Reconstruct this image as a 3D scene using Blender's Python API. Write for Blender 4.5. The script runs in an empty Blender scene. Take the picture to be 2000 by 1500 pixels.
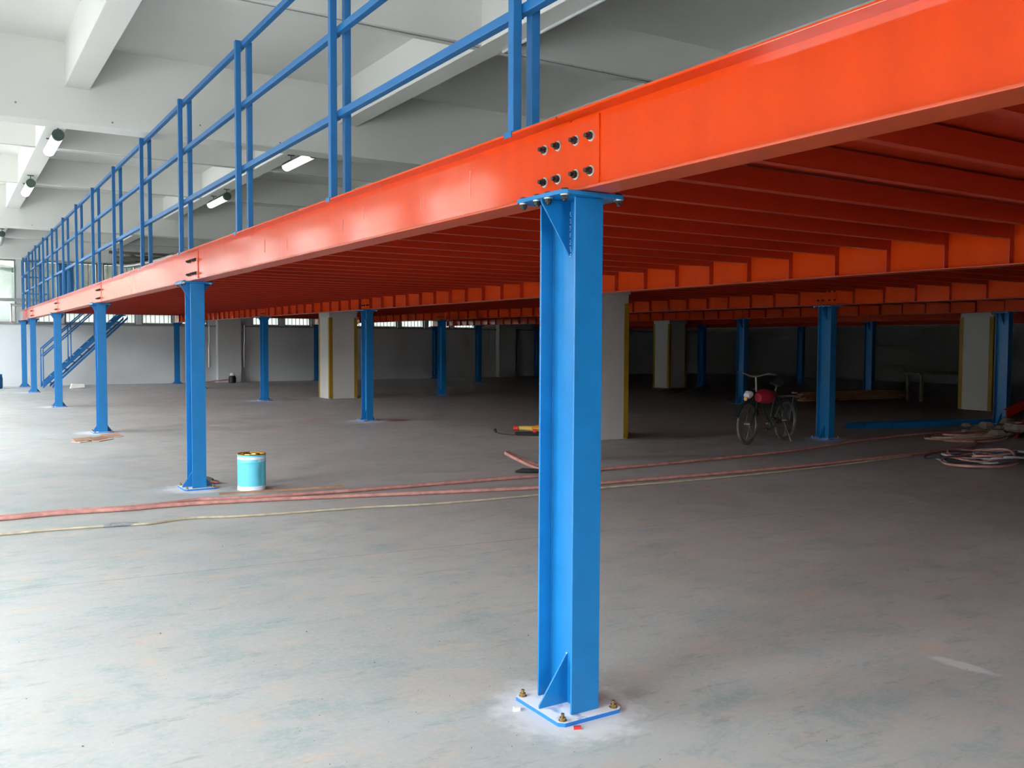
import bpy, bmesh, math, random
from mathutils import Vector, Matrix
random.seed(7)
S = bpy.context.scene
COL = S.collection

# ------------------------------------------------------------------ camera
F_PX, PITCH, YAW, ROLL = 1782.64, -0.0467, 0.5573, 0.0046
CAM = Vector((-2.2303, -3.1201, 1.55))
fw = Vector((math.sin(YAW) * math.cos(PITCH), math.cos(YAW) * math.cos(PITCH), math.sin(PITCH)))
rt = Vector((math.cos(YAW), -math.sin(YAW), 0))
up = rt.cross(fw)
rt2 = rt * math.cos(ROLL) + up * math.sin(ROLL)
up2 = up * math.cos(ROLL) - rt * math.sin(ROLL)
cd = bpy.data.cameras.new('camera'); cam = bpy.data.objects.new('camera', cd); COL.objects.link(cam)
cd.sensor_fit = 'HORIZONTAL'; cd.sensor_width = 36.0; cd.lens = 36.0 * F_PX / 2000.0
cd.clip_start = 0.05; cd.clip_end = 400
cam.matrix_world = Matrix(((rt2.x, up2.x, -fw.x, CAM.x), (rt2.y, up2.y, -fw.y, CAM.y), (rt2.z, up2.z, -fw.z, CAM.z), (0, 0, 0, 1)))
S.camera = cam

# ------------------------------------------------------------------ world, daylight, exposure
SKY_STRENGTH = 31.0
w = bpy.data.worlds.new('overcast_sky'); S.world = w; w.use_nodes = True
bg = w.node_tree.nodes['Background']; bg.inputs[0].default_value = (0.90, 0.96, 1.0, 1); bg.inputs[1].default_value = SKY_STRENGTH
vs = S.view_settings
vs.view_transform = 'Standard'; vs.look = 'None'; vs.exposure = 0.0; vs.gamma = 1.0; vs.use_curve_mapping = False
S.cycles.max_bounces = 6; S.cycles.diffuse_bounces = 4; S.cycles.glossy_bounces = 3; S.cycles.transparent_max_bounces = 6
S.cycles.use_adaptive_sampling = True; S.cycles.adaptive_threshold = 0.09; S.cycles.adaptive_min_samples = 24
S.cycles.caustics_reflective = False; S.cycles.caustics_refractive = False
S.cycles.use_denoising = True

# ------------------------------------------------------------------ room dimensions (metres)
X0, X1 = -5.3, 30.5          # wall_left, wall_right inner faces
Y0, Y1 = -14.6, 31.0         # wall_front (behind the viewer), wall_back inner faces
ZB, ZS = 4.578, 5.10          # underside of ceiling beams, of the slab

# ------------------------------------------------------------------ materials
def N(nt, t, **kw):
    n = nt.nodes.new(t)
    for k, v in kw.items(): setattr(n, k, v)
    return n
def principled(name):
    m = bpy.data.materials.new(name); m.use_nodes = True
    return m, m.node_tree, m.node_tree.nodes['Principled BSDF']
def mat(name, col, rough=0.5, metal=0.0, var=0.08, scale=6.0, bump=0.0, stretch=(1, 1, 1), spec=0.5, coat=0.0):
    """a painted or bare surface: its colour wanders a little with noise, and so does its gloss"""
    m, nt, p = principled(name)
    tc = N(nt, 'ShaderNodeTexCoord'); mp = N(nt, 'ShaderNodeMapping'); mp.inputs['Scale'].default_value = stretch
    nz = N(nt, 'ShaderNodeTexNoise'); nz.inputs['Scale'].default_value = scale; nz.inputs['Detail'].default_value = 5
    cr = N(nt, 'ShaderNodeValToRGB')
    cr.color_ramp.elements[0].position = 0.3; cr.color_ramp.elements[1].position = 0.7
    cr.color_ramp.elements[0].color = (*[max(0, c * (1 - var)) for c in col], 1)
    cr.color_ramp.elements[1].color = (*[min(1, c * (1 + var)) for c in col], 1)
    l = nt.links.new
    l(tc.outputs['Object'], mp.inputs[0]); l(mp.outputs[0], nz.inputs['Vector']); l(nz.outputs[0], cr.inputs[0]); l(cr.outputs[0], p.inputs['Base Color'])
    p.inputs['Metallic'].default_value = metal; p.inputs['Specular IOR Level'].default_value = spec
    mr = N(nt, 'ShaderNodeMapRange'); mr.inputs['To Min'].default_value = max(0.03, rough * 0.88); mr.inputs['To Max'].default_value = min(1, rough * 1.12)
    l(nz.outputs[0], mr.inputs[0]); l(mr.outputs[0], p.inputs['Roughness'])
    if coat: p.inputs['Coat Weight'].default_value = coat; p.inputs['Coat Roughness'].default_value = 0.12
    if bump:
        b = N(nt, 'ShaderNodeBump'); b.inputs['Strength'].default_value = bump; b.inputs['Distance'].default_value = 0.01
        l(nz.outputs[0], b.inputs['Height']); l(b.outputs[0], p.inputs['Normal'])
    return m
M = {}
M['blue'] = mat('blue_paint', (0.006, 0.158, 0.41), 0.33, var=0.07, scale=9, spec=0.5)
M['blue_rail'] = mat('blue_rail_paint', (0.010, 0.125, 0.34), 0.40, var=0.07, scale=9)
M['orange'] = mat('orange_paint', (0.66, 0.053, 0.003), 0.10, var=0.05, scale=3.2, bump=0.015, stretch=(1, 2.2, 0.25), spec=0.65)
M['orange_shaded'] = mat('orange_paint_shaded', (0.52, 0.055, 0.008), 0.30, var=0.10, scale=4, spec=0.7)  # same paint as the beams, underside shade of the bottom flange put into the colour
M['orange_joist'] = mat('orange_joist_shaded', (0.47, 0.028, 0.005), 0.38, var=0.07, scale=4)  # orange darkened to stand in for the shade under the deck
M['deckgrey'] = mat('grey_deck_paint', (0.42, 0.42, 0.41), 0.6)
M['black_steel'] = mat('black_steel', (0.010, 0.008, 0.008), 0.55)
M['zinc'] = mat('zinc_plate', (0.62, 0.62, 0.60), 0.35, metal=0.7)
M['brass'] = mat('yellow_zinc', (0.28, 0.19, 0.08), 0.35, metal=0.85, var=0.25, scale=60)
M['white'] = mat('white_wall_paint', (0.60, 0.61, 0.61), 0.75, var=0.035, scale=1.3)
M['ceil'] = mat('ceiling_paint', (0.77, 0.76, 0.725), 0.8, var=0.04, scale=0.7, bump=0.05)
M['bare'] = mat('bare_render', (0.30, 0.30, 0.29), 0.85)
M['pillar'] = mat('pillar_paint', (0.56, 0.54, 0.52), 0.7, var=0.04, scale=2.2)
M['yellow'] = mat('yellow_guard', (0.34, 0.20, 0.010), 0.5, var=0.12, scale=5)
M['greyframe'] = mat('grey_frame', (0.26, 0.27, 0.26), 0.5)
M['darkgreen'] = mat('dark_green_metal', (0.050, 0.085, 0.068), 0.5)
M['pipe'] = mat('galvanised_pipe', (0.55, 0.56, 0.55), 0.3, metal=0.8)
M['greyduct'] = mat('grey_duct', (0.20, 0.19, 0.17), 0.6, var=0.2)
M['hose'] = mat('red_hose', (0.46, 0.215, 0.185), 0.75, var=0.25, scale=14)
M['cord'] = mat('tan_cord', (0.42, 0.36, 0.26), 0.7, var=0.2, scale=12)
M['tape'] = mat('grey_tape', (0.20, 0.21, 0.21), 0.6, var=0.3, scale=40)
M['wood'] = mat('brown_stick', (0.36, 0.20, 0.11), 0.7, var=0.25, scale=9)
M['card'] = mat('brown_cardboard', (0.48, 0.31, 0.22), 0.8, var=0.12)
M['aqua'] = mat('aqua_tin', (0.13, 0.58, 0.74), 0.33, var=0.05, scale=7)
M['tinwhite'] = mat('white_tin', (0.76, 0.78, 0.86), 0.35, var=0.05)
M['gold'] = mat('gold_lacquer', (0.62, 0.42, 0.13), 0.25, metal=0.9, var=0.25, scale=12)
M['rubber'] = mat('black_rubber', (0.018, 0.018, 0.018), 0.8)
M['tyre'] = mat('dusty_tyre', (0.13, 0.115, 0.095), 0.85, var=0.3, scale=20)
M['chrome'] = mat('dull_chrome', (0.26, 0.25, 0.23), 0.45, metal=0.7)
M['bikegreen'] = mat('dark_green_frame', (0.012, 0.030, 0.022), 0.4)
M['redbag'] = mat('red_bag', (0.38, 0.012, 0.035), 0.7, var=0.25, scale=12)
M['amber'] = mat('amber_plastic', (0.65, 0.26, 0.02), 0.35)
M['toolred'] = mat('red_plastic', (0.55, 0.025, 0.02), 0.4)
M['toolyellow'] = mat('yellow_plastic', (0.70, 0.45, 0.10), 0.4)
M['cableg'] = mat('grey_cable', (0.42, 0.42, 0.44), 0.5, var=0.2)
M['cabled'] = mat('dark_cable', (0.035, 0.035, 0.04), 0.6)
M['sack'] = mat('dull_sacking', (0.20, 0.16, 0.12), 0.9, var=0.3, scale=8)
M['ext'] = mat('exterior_render', (0.40, 0.41, 0.37), 0.9, var=0.12, scale=0.6)
M['ext2'] = mat('weathered_render', (0.13, 0.14, 0.12), 0.9, var=0.3, scale=0.9)
M['asphalt'] = mat('yard_concrete', (0.40, 0.40, 0.39), 0.9, var=0.12, scale=0.5)
M['whitechip'] = mat('plaster_chip', (0.72, 0.70, 0.66), 0.9)
M['scuffpaint'] = mat('scuffed_paint', (0.70, 0.36, 0.27), 0.6)
M['weld'] = mat('bare_weld', (0.75, 0.77, 0.80), 0.35, metal=0.3, var=0.2, scale=50)

def floor_material():
    m, nt, p = principled('worn_painted_concrete'); l = nt.links.new
    geo = N(nt, 'ShaderNodeNewGeometry')
    def noise(scale, detail=6, rough=0.6, rot=0.0, st=(1, 1, 1), dist=0.0):
        mp = N(nt, 'ShaderNodeMapping'); mp.inputs['Scale'].default_value = st; mp.inputs['Rotation'].default_value = (0, 0, rot)
        n = N(nt, 'ShaderNodeTexNoise'); n.inputs['Scale'].default_value = scale; n.inputs['Detail'].default_value = detail; n.inputs['Roughness'].default_value = rough; n.inputs['Distortion'].default_value = dist
        l(geo.outputs['Position'], mp.inputs[0]); l(mp.outputs[0], n.inputs['Vector']); return n.outputs[0]
    def rng(x, a, b, c=0.0, d=1.0):
        r = N(nt, 'ShaderNodeMapRange'); r.interpolation_type = 'SMOOTHSTEP'
        for i, v in zip(('From Min', 'From Max', 'To Min', 'To Max'), (a, b, c, d)): r.inputs[i].default_value = v
        l(x, r.inputs[0]); return r.outputs[0]
    def mixc(fac, a, b):
        x = N(nt, 'ShaderNodeMix', data_type='RGBA')
        l(fac, x.inputs[0])
        (l(a, x.inputs[6]) if hasattr(a, 'links') else setattr(x.inputs[6], 'default_value', (*a, 1)))
        (l(b, x.inputs[7]) if hasattr(b, 'links') else setattr(x.inputs[7], 'default_value', (*b, 1)))
        return x.outputs[2]
    def math_(op, a, b=None):
        x = N(nt, 'ShaderNodeMath', operation=op)
        for i, v in enumerate((a, b)):
            if v is None: continue
            (l(v, x.inputs[i]) if hasattr(v, 'links') else setattr(x.inputs[i], 'default_value', v))
        return x.outputs[0]
    c = mixc(rng(noise(0.35, 4), 0.35, 0.65), (0.37, 0.39, 0.38), (0.44, 0.45, 0.435))
    c = mixc(rng(noise(2.0, 9, 0.72, 0.6, (1, 1.5, 1), 0.5), 0.47, 0.66, 0, 0.85), c, (0.285, 0.36, 0.36))       # bluish worn paint
    c = mixc(rng(noise(2.6, 10, 0.76, -0.5, (1, 1.5, 1), 0.4), 0.51, 0.68, 0, 0.8), c, (0.53, 0.42, 0.345))      # peach dust
    c = mixc(rng(noise(6.0, 8, 0.75, 0.55, (0.55, 1.9, 1), 0.3), 0.53, 0.70, 0, 0.7), c, (0.21, 0.25, 0.25))    # scuffs
    c = mixc(rng(noise(38, 4, 0.7), 0.42, 0.70, 0, 0.45), c, (0.52, 0.50, 0.47))
    c = mixc(rng(noise(24, 6, 0.8, 0.2, (1, 3, 1)), 0.70, 0.80, 0, 0.5), c, (0.15, 0.15, 0.14))               # dark specks
    jig = noise(9, 6, 0.7)
    def spot(x, y, rx, ry, rot, col, amt):
        nonlocal c
        mp = N(nt, 'ShaderNodeMapping', vector_type='TEXTURE'); mp.inputs['Location'].default_value = (x, y, 0); mp.inputs['Rotation'].default_value = (0, 0, rot); mp.inputs['Scale'].default_value = (rx, ry, 1)
        l(geo.outputs['Position'], mp.inputs[0])
        ln = N(nt, 'ShaderNodeVectorMath', operation='LENGTH'); l(mp.outputs[0], ln.inputs[0])
        d = math_('ADD', ln.outputs['Value'], math_('MULTIPLY', math_('SUBTRACT', jig, 0.5), 1.1))
        c = mixc(rng(d, 0.55, 1.05, amt, 0.0), c, col)
    W_ = (0.66, 0.66, 0.67)
    for x, y, rx, ry in ((-0.02, -0.02, .36, .40), (0, 6.68, .40, .42), (0, 13.38, .48, .42), (0, 20.1, .5, .45), (0, 26.8, .6, .5), (4.76, 13.3, .55, .45), (4.76, 20.1, .6, .5), (9.87, 6.68, .45, .42)):
        spot(x, y, rx, ry, 0, W_, 0.95)
    spot(4.35, 12.95, .60, .10, 2.7, W_, 0.7); spot(1.91, -0.60, .055, .20, 0.12, W_, 0.8)
    spot(5.25, 13.1, .34, .24, 0.2, (0.42, 0.11, 0.07), 0.85); spot(3.8, 13.9, .55, .22, 0.5, (0.45, 0.24, 0.20), 0.6)
    spot(-0.35, 0.42, .34, .30, 0.4, (0.55, 0.42, 0.34), 0.30)
    # hairline joint cut across the slab
    dp = N(nt, 'ShaderNodeVectorMath', operation='DOT_PRODUCT'); dp.inputs[1].default_value = (0.11 / 1.006, 1 / 1.006, 0); l(geo.outputs['Position'], dp.inputs[0])
    dd = math_('ABSOLUTE', math_('SUBTRACT', dp.outputs['Value'], 3.02))
    c = mixc(rng(dd, 0.002, 0.006, 0.75, 0.0), c, (0.13, 0.14, 0.14))
    l(c, p.inputs['Base Color'])
    l(rng(noise(2.0, 6), 0.3, 0.7, 0.42, 0.62), p.inputs['Roughness'])
    b = N(nt, 'ShaderNodeBump'); b.inputs['Strength'].default_value = 0.12; b.inputs['Distance'].default_value = 0.004
    l(noise(30, 5, 0.7), b.inputs['Height']); l(b.outputs[0], p.inputs['Normal'])
    return m
M['floor'] = floor_material()

def dusty_plate():
    m, nt, p = principled('dusted_blue_plate'); l = nt.links.new
    geo = N(nt, 'ShaderNodeNewGeometry'); sx = N(nt, 'ShaderNodeSeparateXYZ'); l(geo.outputs['True Normal'], sx.inputs[0])
    n = N(nt, 'ShaderNodeTexNoise'); n.inputs['Scale'].default_value = 14; l(geo.outputs['Position'], n.inputs['Vector'])
    r = N(nt, 'ShaderNodeMapRange'); r.inputs['From Min'].default_value = 0.22; r.inputs['From Max'].default_value = 0.42; l(n.outputs[0], r.inputs[0])
    mu = N(nt, 'ShaderNodeMath', operation='MULTIPLY'); mu.use_clamp = True; l(sx.outputs['Z'], mu.inputs[0]); l(r.outputs[0], mu.inputs[1])
    x = N(nt, 'ShaderNodeMix', data_type='RGBA'); l(mu.outputs[0], x.inputs[0]); x.inputs[6].default_value = (0.010, 0.150, 0.50, 1); x.inputs[7].default_value = (0.78, 0.77, 0.79, 1)
    l(x.outputs[2], p.inputs['Base Color']); p.inputs['Roughness'].default_value = 0.6
    return m
M['plate'] = dusty_plate()

def sheet_glass(name, clear, col, rough=0.08):
    """thin window glass: lets light straight through, reflects a little, the dirt on it scatters"""
    m = bpy.data.materials.new(name); m.use_nodes = True; nt = m.node_tree; nt.nodes.clear(); l = nt.links.new
    o = N(nt, 'ShaderNodeOutputMaterial'); t = N(nt, 'ShaderNodeBsdfTransparent'); g = N(nt, 'ShaderNodeBsdfGlossy'); g.inputs['Roughness'].default_value = rough
    tr = N(nt, 'ShaderNodeBsdfTranslucent'); tr.inputs[0].default_value = (*col, 1)
    nz = N(nt, 'ShaderNodeTexNoise'); nz.inputs['Scale'].default_value = 2.5
    tc = N(nt, 'ShaderNodeTexCoord'); l(tc.outputs['Object'], nz.inputs['Vector'])
    mr = N(nt, 'ShaderNodeMapRange'); mr.inputs['To Min'].default_value = max(0, 1 - clear - 0.06); mr.inputs['To Max'].default_value = min(1, 1 - clear + 0.06); l(nz.outputs[0], mr.inputs[0])
    a = N(nt, 'ShaderNodeMixShader'); l(mr.outputs[0], a.inputs[0]); l(t.outputs[0], a.inputs[1]); l(tr.outputs[0], a.inputs[2])
    if clear > 0.9: a = t
    b = N(nt, 'ShaderNodeMixShader'); b.inputs[0].default_value = 0.06; l(a.outputs[0], b.inputs[1]); l(g.outputs[0], b.inputs[2]); l(b.outputs[0], o.inputs[0])
    return m
M['glass'] = sheet_glass('window_glass', 0.94, (0.8, 0.85, 0.85))
M['dirtyglass'] = sheet_glass('dirty_window_glass', 0.35, (0.16, 0.155, 0.135))
M['frosted'] = sheet_glass('frosted_glass', 0.10, (0.85, 0.86, 0.84))
M['plastic'] = sheet_glass('plastic_sheeting', 0.45, (0.75, 0.80, 0.78), 0.18)
def lamp_mat(name, col, st):
    m, nt, p = principled(name)
    p.inputs['Base Color'].default_value = (0.85, 0.86, 0.80, 1); p.inputs['Roughness'].default_value = 0.3
    p.inputs['Emission Color'].default_value = (*col, 1); p.inputs['Emission Strength'].default_value = st
    return m
M['tube'] = lamp_mat('lit_lens', (0.93, 1.0, 0.86), 3.2)
M['tube_off'] = mat('unlit_lens', (0.55, 0.58, 0.55), 0.3)

# ------------------------------------------------------------------ mesh helpers
class MB:
    def __init__(self): self.v = []; self.f = []
    def add(self, vs_, fs): o = len(self.v); self.v += [tuple(p) for p in vs_]; self.f += [tuple(o + i for i in f) for f in fs]; return self
    def box(self, x0, x1, y0, y1, z0, z1):
        return self.add([(x0, y0, z0), (x1, y0, z0), (x1, y1, z0), (x0, y1, z0), (x0, y0, z1), (x1, y0, z1), (x1, y1, z1), (x0, y1, z1)],
                        [(3, 2, 1, 0), (4, 5, 6, 7), (0, 1, 5, 4), (1, 2, 6, 5), (2, 3, 7, 6), (3, 0, 4, 7)])
    def prism(self, pts, axis, a, b):
        """extrude a 2D outline along 'x', 'y' or 'z' from a to b"""
        def P(p, t): return {'x': (t, p[0], p[1]), 'y': (p[0], t, p[1]), 'z': (p[0], p[1], t)}[axis]
        n = len(pts)
        return self.add([P(p, a) for p in pts] + [P(p, b) for p in pts],
                        [tuple(range(n))[::-1], tuple(range(n, 2 * n))] + [(i, (i + 1) % n, n + (i + 1) % n, n + i) for i in range(n)])
    def cyl(self, p0, p1, r, n=12, r1=None):
        p0, p1 = Vector(p0), Vector(p1); d = (p1 - p0).normalized(); a = d.orthogonal().normalized(); b = d.cross(a); r1 = r if r1 is None else r1
        ring = lambda c, q: [c + (a * math.cos(t) + b * math.sin(t)) * q for t in [2 * math.pi * i / n for i in range(n)]]
        return self.add(ring(p0, r) + ring(p1, r1), [tuple(range(n))[::-1], tuple(range(n, 2 * n))] + [(i, (i + 1) % n, n + (i + 1) % n, n + i) for i in range(n)])
    def tube(self, pts, r, n=8, closed=False):
        pts = [Vector(p) for p in pts]; k = len(pts); rings = []; prev = None
        for i, p in enumerate(pts):
            t = (pts[(i + 1) % k] - pts[i - 1]) if closed else (pts[min(i + 1, k - 1)] - pts[max(i - 1, 0)])
            t.normalize()
            a = (prev - t * prev.dot(t)).normalized() if prev is not None and (prev - t * prev.dot(t)).length > 1e-6 else t.orthogonal().normalized()
            prev = a; b = t.cross(a)
            rr = r[i] if isinstance(r, (list, tuple)) else r
            rings.append([p + (a * math.cos(q) + b * math.sin(q)) * rr for q in [2 * math.pi * j / n for j in range(n)]])
        vs_ = [q for rg in rings for q in rg]; fs = []
        for i in range(k if closed else k - 1):
            i2 = (i + 1) % k
            for j in range(n): fs.append((i * n + j, i * n + (j + 1) % n, i2 * n + (j + 1) % n, i2 * n + j))
        if not closed: fs += [tuple(range(n))[::-1], tuple(range((k - 1) * n, k * n))]
        return self.add(vs_, fs)
    def lathe(self, prof, c=(0, 0, 0), n=32, cap=(True, True)):
        vs_ = [(c[0] + r * math.cos(2 * math.pi * j / n), c[1] + r * math.sin(2 * math.pi * j / n), c[2] + z) for r, z in prof for j in range(n)]; fs = []
        for i in range(len(prof) - 1):
            for j in range(n): fs.append((i * n + j, i * n + (j + 1) % n, (i + 1) * n + (j + 1) % n, (i + 1) * n + j))
        if cap[0]: fs.append(tuple(range(n))[::-1])
        if cap[1]: fs.append(tuple(range((len(prof) - 1) * n, len(prof) * n)))
        return self.add(vs_, fs)
    def mesh(self, name, material, smooth=False):
        me = bpy.data.meshes.new(name); me.from_pydata(self.v, [], self.f); me.materials.append(M[material] if isinstance(material, str) else material)
        bm = bmesh.new(); bm.from_mesh(me); bmesh.ops.recalc_face_normals(bm, faces=bm.faces); bm.to_mesh(me); bm.free()
        if smooth:
            for p in me.polygons: p.use_smooth = True
            try: me.set_sharp_from_angle(angle=math.radians(40))
            except Exception: pass
        me.update(); return me
def link(name, me, parent=None, loc=(0, 0, 0), rot=(0, 0, 0)):
    o = bpy.data.objects.new(name, me); COL.objects.link(o); o.location = loc; o.rotation_euler = rot
    if parent is not None: o.parent = parent
    return o
def obj(name, mb, material, parent=None, smooth=False, loc=(0, 0, 0), rot=(0, 0, 0), bevel=0):
    o = link(name, mb.mesh(name, material, smooth), parent, loc, rot)
    if bevel:
        b = o.modifiers.new('edge', 'BEVEL'); b.width = bevel; b.segments = 2; b.limit_method = 'ANGLE'
    return o
def thing(name, label, cat, loc=(0, 0, 0), rot=(0, 0, 0), group=None):
    o = link(name, None, None, loc, rot); o.empty_display_size = 0.1; return tag(o, label, cat, group)
def tag(o, label=None, cat=None, group=None, kind=None):
    if label: o['label'] = label
    if cat: o['category'] = cat
    if group: o['group'] = group
    if kind: o['kind'] = kind
    return o
def struct(name, mb, material, label=None, cat=None, parent=None):
    o = obj(name, mb, material, parent)
    if parent is None: tag(o, label, cat, None, 'structure')
    return o
def smooth_path(pts, n=6):
    pts = [Vector(p) for p in pts]; out = []
    for i in range(len(pts) - 1):
        a, b, c, d = pts[max(i - 1, 0)], pts[i], pts[i + 1], pts[min(i + 2, len(pts) - 1)]
        for j in range(n):
            t = j / n
            out.append(0.5 * ((2 * b) + (c - a) * t + (2 * a - 5 * b + 4 * c - d) * t * t + (3 * b - a - 3 * c + d) * t ** 3))
    out.append(pts[-1]); return out
ORD = ['first', 'second', 'third', 'fourth', 'fifth', 'sixth', 'seventh', 'eighth', 'ninth', 'tenth', 'eleventh', 'twelfth', 'thirteenth', 'fourteenth', 'fifteenth', 'sixteenth', 'seventeenth']

# ------------------------------------------------------------------ the setting
struct('floor', MB().box(X0 - 0.3, X1 + 0.3, Y0 - 0.3, Y1 + 0.3, -0.2, 0), 'floor', 'worn pale grey painted concrete floor with peach dust', 'floor')
struct('ground', MB().box(-90, 90, -90, 90, -0.5, -0.3), 'asphalt', 'grey concrete yard outside the building', 'ground')
ceil = struct('ceiling', MB().box(X0 - 0.3, X1 + 0.3, Y0 - 0.3, Y1 + 0.3, ZS, ZS + 0.2), 'ceil', 'white painted concrete ceiling with a grid of beams', 'ceiling')
GIR = [-3.25, 9.15, 21.1]
for y in GIR:
    g = obj('girder', MB().box(X0, X1, y, y + 0.36, 4.15, ZS + 0.05), 'ceil', ceil, bevel=0.01)
    for i in range(7):
        x = -4.6 + i * 1.05
        obj('tie_hole', MB().cyl((x, y - 0.002, 4.22 + (0.10 if i % 2 else 0.0)), (x, y + 0.01, 4.22 + (0.10 if i % 2 else 0.0)), 0.012, 8), 'greyframe', g)
obj('girder', MB().box(X0, X1, Y1 - 0.4, Y1 + 0.02, 4.16, ZS + 0.05), 'ceil', ceil, bevel=0.01)
for bx in (-4.26, -0.79, 2.67, 6.15, 9.62, 13.1, 16.6, 20.0):
    obj('beam', MB().box(bx - 0.14, bx + 0.14, Y0, Y1, ZB, ZS + 0.03), 'ceil', ceil, bevel=0.008)
for y in (-10.8, -7.0, 1.12, 5.14, 13.17, 17.07, 25.1, 28.1):
    obj('rib', MB().box(X0, X1, y, y + 0.17, ZB + 0.003, ZS + 0.03), 'ceil', ceil, bevel=0.008)
    obj('rib_groove', MB().box(X0, X1, y + 0.05, y + 0.075, ZB + 0.001, ZB + 0.02), 'greyframe', ceil)
obj('conduit', MB().tube([(2.79, 5.14, ZB - 0.015), (2.77, 3.0, ZB - 0.018), (2.80, 0.9, ZB - 0.012), (2.78, -3.2, ZB - 0.015)], 0.016, 8), 'white', ceil, smooth=True)

def opening_wall(name, axis, at_, a0, a1, wins, zsill, ztop, thick, out, label):
    """a wall along 'x' or 'y' at coordinate at_, with rectangular openings; out = direction of the outside"""
    mb = MB(); o0, o1 = sorted((at_, at_ + out * thick))
    def b(u0, u1, z0, z1):
        if u1 - u0 < 1e-4 or z1 - z0 < 1e-4: return
        mb.box(u0, u1, o0, o1, z0, z1) if axis == 'x' else mb.box(o0, o1, u0, u1, z0, z1)
    b(a0, a1, ztop, ZS)
    cur = a0
    for wn in wins:
        u0, u1 = wn[:2]; b(cur, u0, 0, ztop); b(u0, u1, 0, wn[2] if len(wn) > 2 else zsill); b(u0, u1, wn[3] if len(wn) > 3 else ztop, ztop); cur = u1
    b(cur, a1, 0, ztop)
    return struct(name, mb, 'white', label, 'wall')
def portal_light(axis, at_, out, u0, u1, z0, z1):
    ld = bpy.data.lights.new('daylight_portal', 'AREA'); ld.shape = 'RECTANGLE'; ld.size = u1 - u0; ld.size_y = z1 - z0; ld.cycles.is_portal = True
    lo = bpy.data.objects.new('daylight_portal', ld); COL.objects.link(lo)
    cc = at_ + out * 0.22; mid = (u0 + u1) / 2, (z0 + z1) / 2
    lo.location = (mid[0], cc, mid[1]) if axis == 'x' else (cc, mid[0], mid[1])
    inn = Vector((0, -out, 0)) if axis == 'x' else Vector((-out, 0, 0))
    lo.rotation_euler = inn.to_track_quat('-Z', 'Y').to_euler()
WN = [0]
def window(axis, at_, out, u0, u1, z0, z1, nv, nh, glass, label, bars=0, split=None, portal=False):
    WN[0] += 1
    t = link('window_%d' % WN[0], None); tag(t, label, 'window', None, 'structure')
    c = at_ + out * 0.10; f = 0.05
    def B(mb, a, b_, za, zb, d0, d1):
        return mb.box(a, b_, c + d0, c + d1, za, zb) if axis == 'x' else mb.box(c + d0, c + d1, a, b_, za, zb)
    fr = MB(); B(fr, u0, u1, z0, z0 + f, -.03, .03); B(fr, u0, u1, z1 - f, z1, -.03, .03); B(fr, u0, u0 + f, z0 + f, z1 - f, -.03, .03); B(fr, u1 - f, u1, z0 + f, z1 - f, -.03, .03)
    obj('window_frame', fr, 'greyframe', t)
    us = [u0 + f + (u1 - u0 - 2 * f) * i / nv for i in range(nv + 1)]; zs = [z0 + f + (z1 - z0 - 2 * f) * i / nh for i in range(nh + 1)]
    if split: zs = [z0 + f, z0 + split, z1 - f]; nh = 2
    for u in us[1:-1]: obj('mullion', B(MB(), u - .02, u + .02, z0 + f, z1 - f, -.025, .025), 'greyframe', t)
    for z in zs[1:-1]: obj('transom', B(MB(), u0 + f, u1 - f, z - .02, z + .02, -.022, .022), 'greyframe', t)
    for i in range(nv):
        for j in range(nh):
            obj('pane', B(MB(), us[i] + .015, us[i + 1] - .015, zs[j] + .015, zs[j + 1] - .015, -.004, .004), glass[j] if isinstance(glass, (list, tuple)) else glass, t)
    for i in range(bars):
        u = u0 + (u1 - u0) * (i + 1) / (bars + 1)
        obj('bar', B(MB(), u - .010, u + .010, z0 + .02, z1 - .02, -.075, -.055), 'greyframe', t)
    if portal: portal_light(axis, at_, out, u0, u1, z0, z1)
    return t
# long wall along the aisle: two loading doorways beside the viewer, tall windows farther on
lw = []
for g0 in (-14.4, -2.9, 8.7, 19.9):
    for i in range(3):
        a = g0 + 0.75 + i * 3.72; b_ = a + 2.45
        if b_ < Y1 - 0.2: lw.append((a, b_, 0.9, 4.30) if g0 > 8 else (a, b_, 1.55, 3.0))
DOORS = {3: 1, 4: 2}
for k_ in DOORS: lw[k_] = (lw[k_][0], lw[k_][1], 0.0, 3.1)
opening_wall('wall_left', 'y', X0, Y0 - 0.3, Y1 + 0.3, lw, 0.95, 4.30, 0.25, -1, 'white wall of tall windows along the open aisle')
for i, (a, b_, z0_, z1_) in enumerate(lw):
    if i in DOORS:
        t = link('door_%d' % DOORS[i], None); tag(t, 'open loading doorway to the yard, %s from the near end' % ORD[DOORS[i] - 1], 'door', None, 'structure')
        obj('door_frame', MB().box(X0 - 0.14, X0 - 0.06, a, a + 0.06, 0, z1_).box(X0 - 0.14, X0 - 0.06, b_ - 0.06, b_, 0, z1_).box(X0 - 0.14, X0 - 0.06, a + 0.06, b_ - 0.06, z1_ - 0.06, z1_), 'greyframe', t)
        obj('shutter_roll', MB().cyl((X0 - 0.12, a + 0.06, z1_ - 0.17), (X0 - 0.12, b_ - 0.06, z1_ - 0.17), 0.10, 14), 'greyframe', t, True)
        portal_light('y', X0, -1, a, b_, 0.0, z1_); continue
    window('y', X0, -1, a, b_, z0_, z1_, 3, 2, 'glass', 'tall grey framed aisle window, %s from the near end' % ORD[i], portal=True)
fwn = [(-4.6, -1.2)]
opening_wall('wall_front', 'x', Y0, X0, X1, fwn, 0.95, 4.15, 0.25, -1, 'white end wall behind the viewer')
for i, (a, b_) in enumerate(fwn):
    window('x', Y0, -1, a, b_, 0.95, 4.15, 3, 2, 'glass', 'grey framed window in the near end wall behind the viewer', portal=True)
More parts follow.
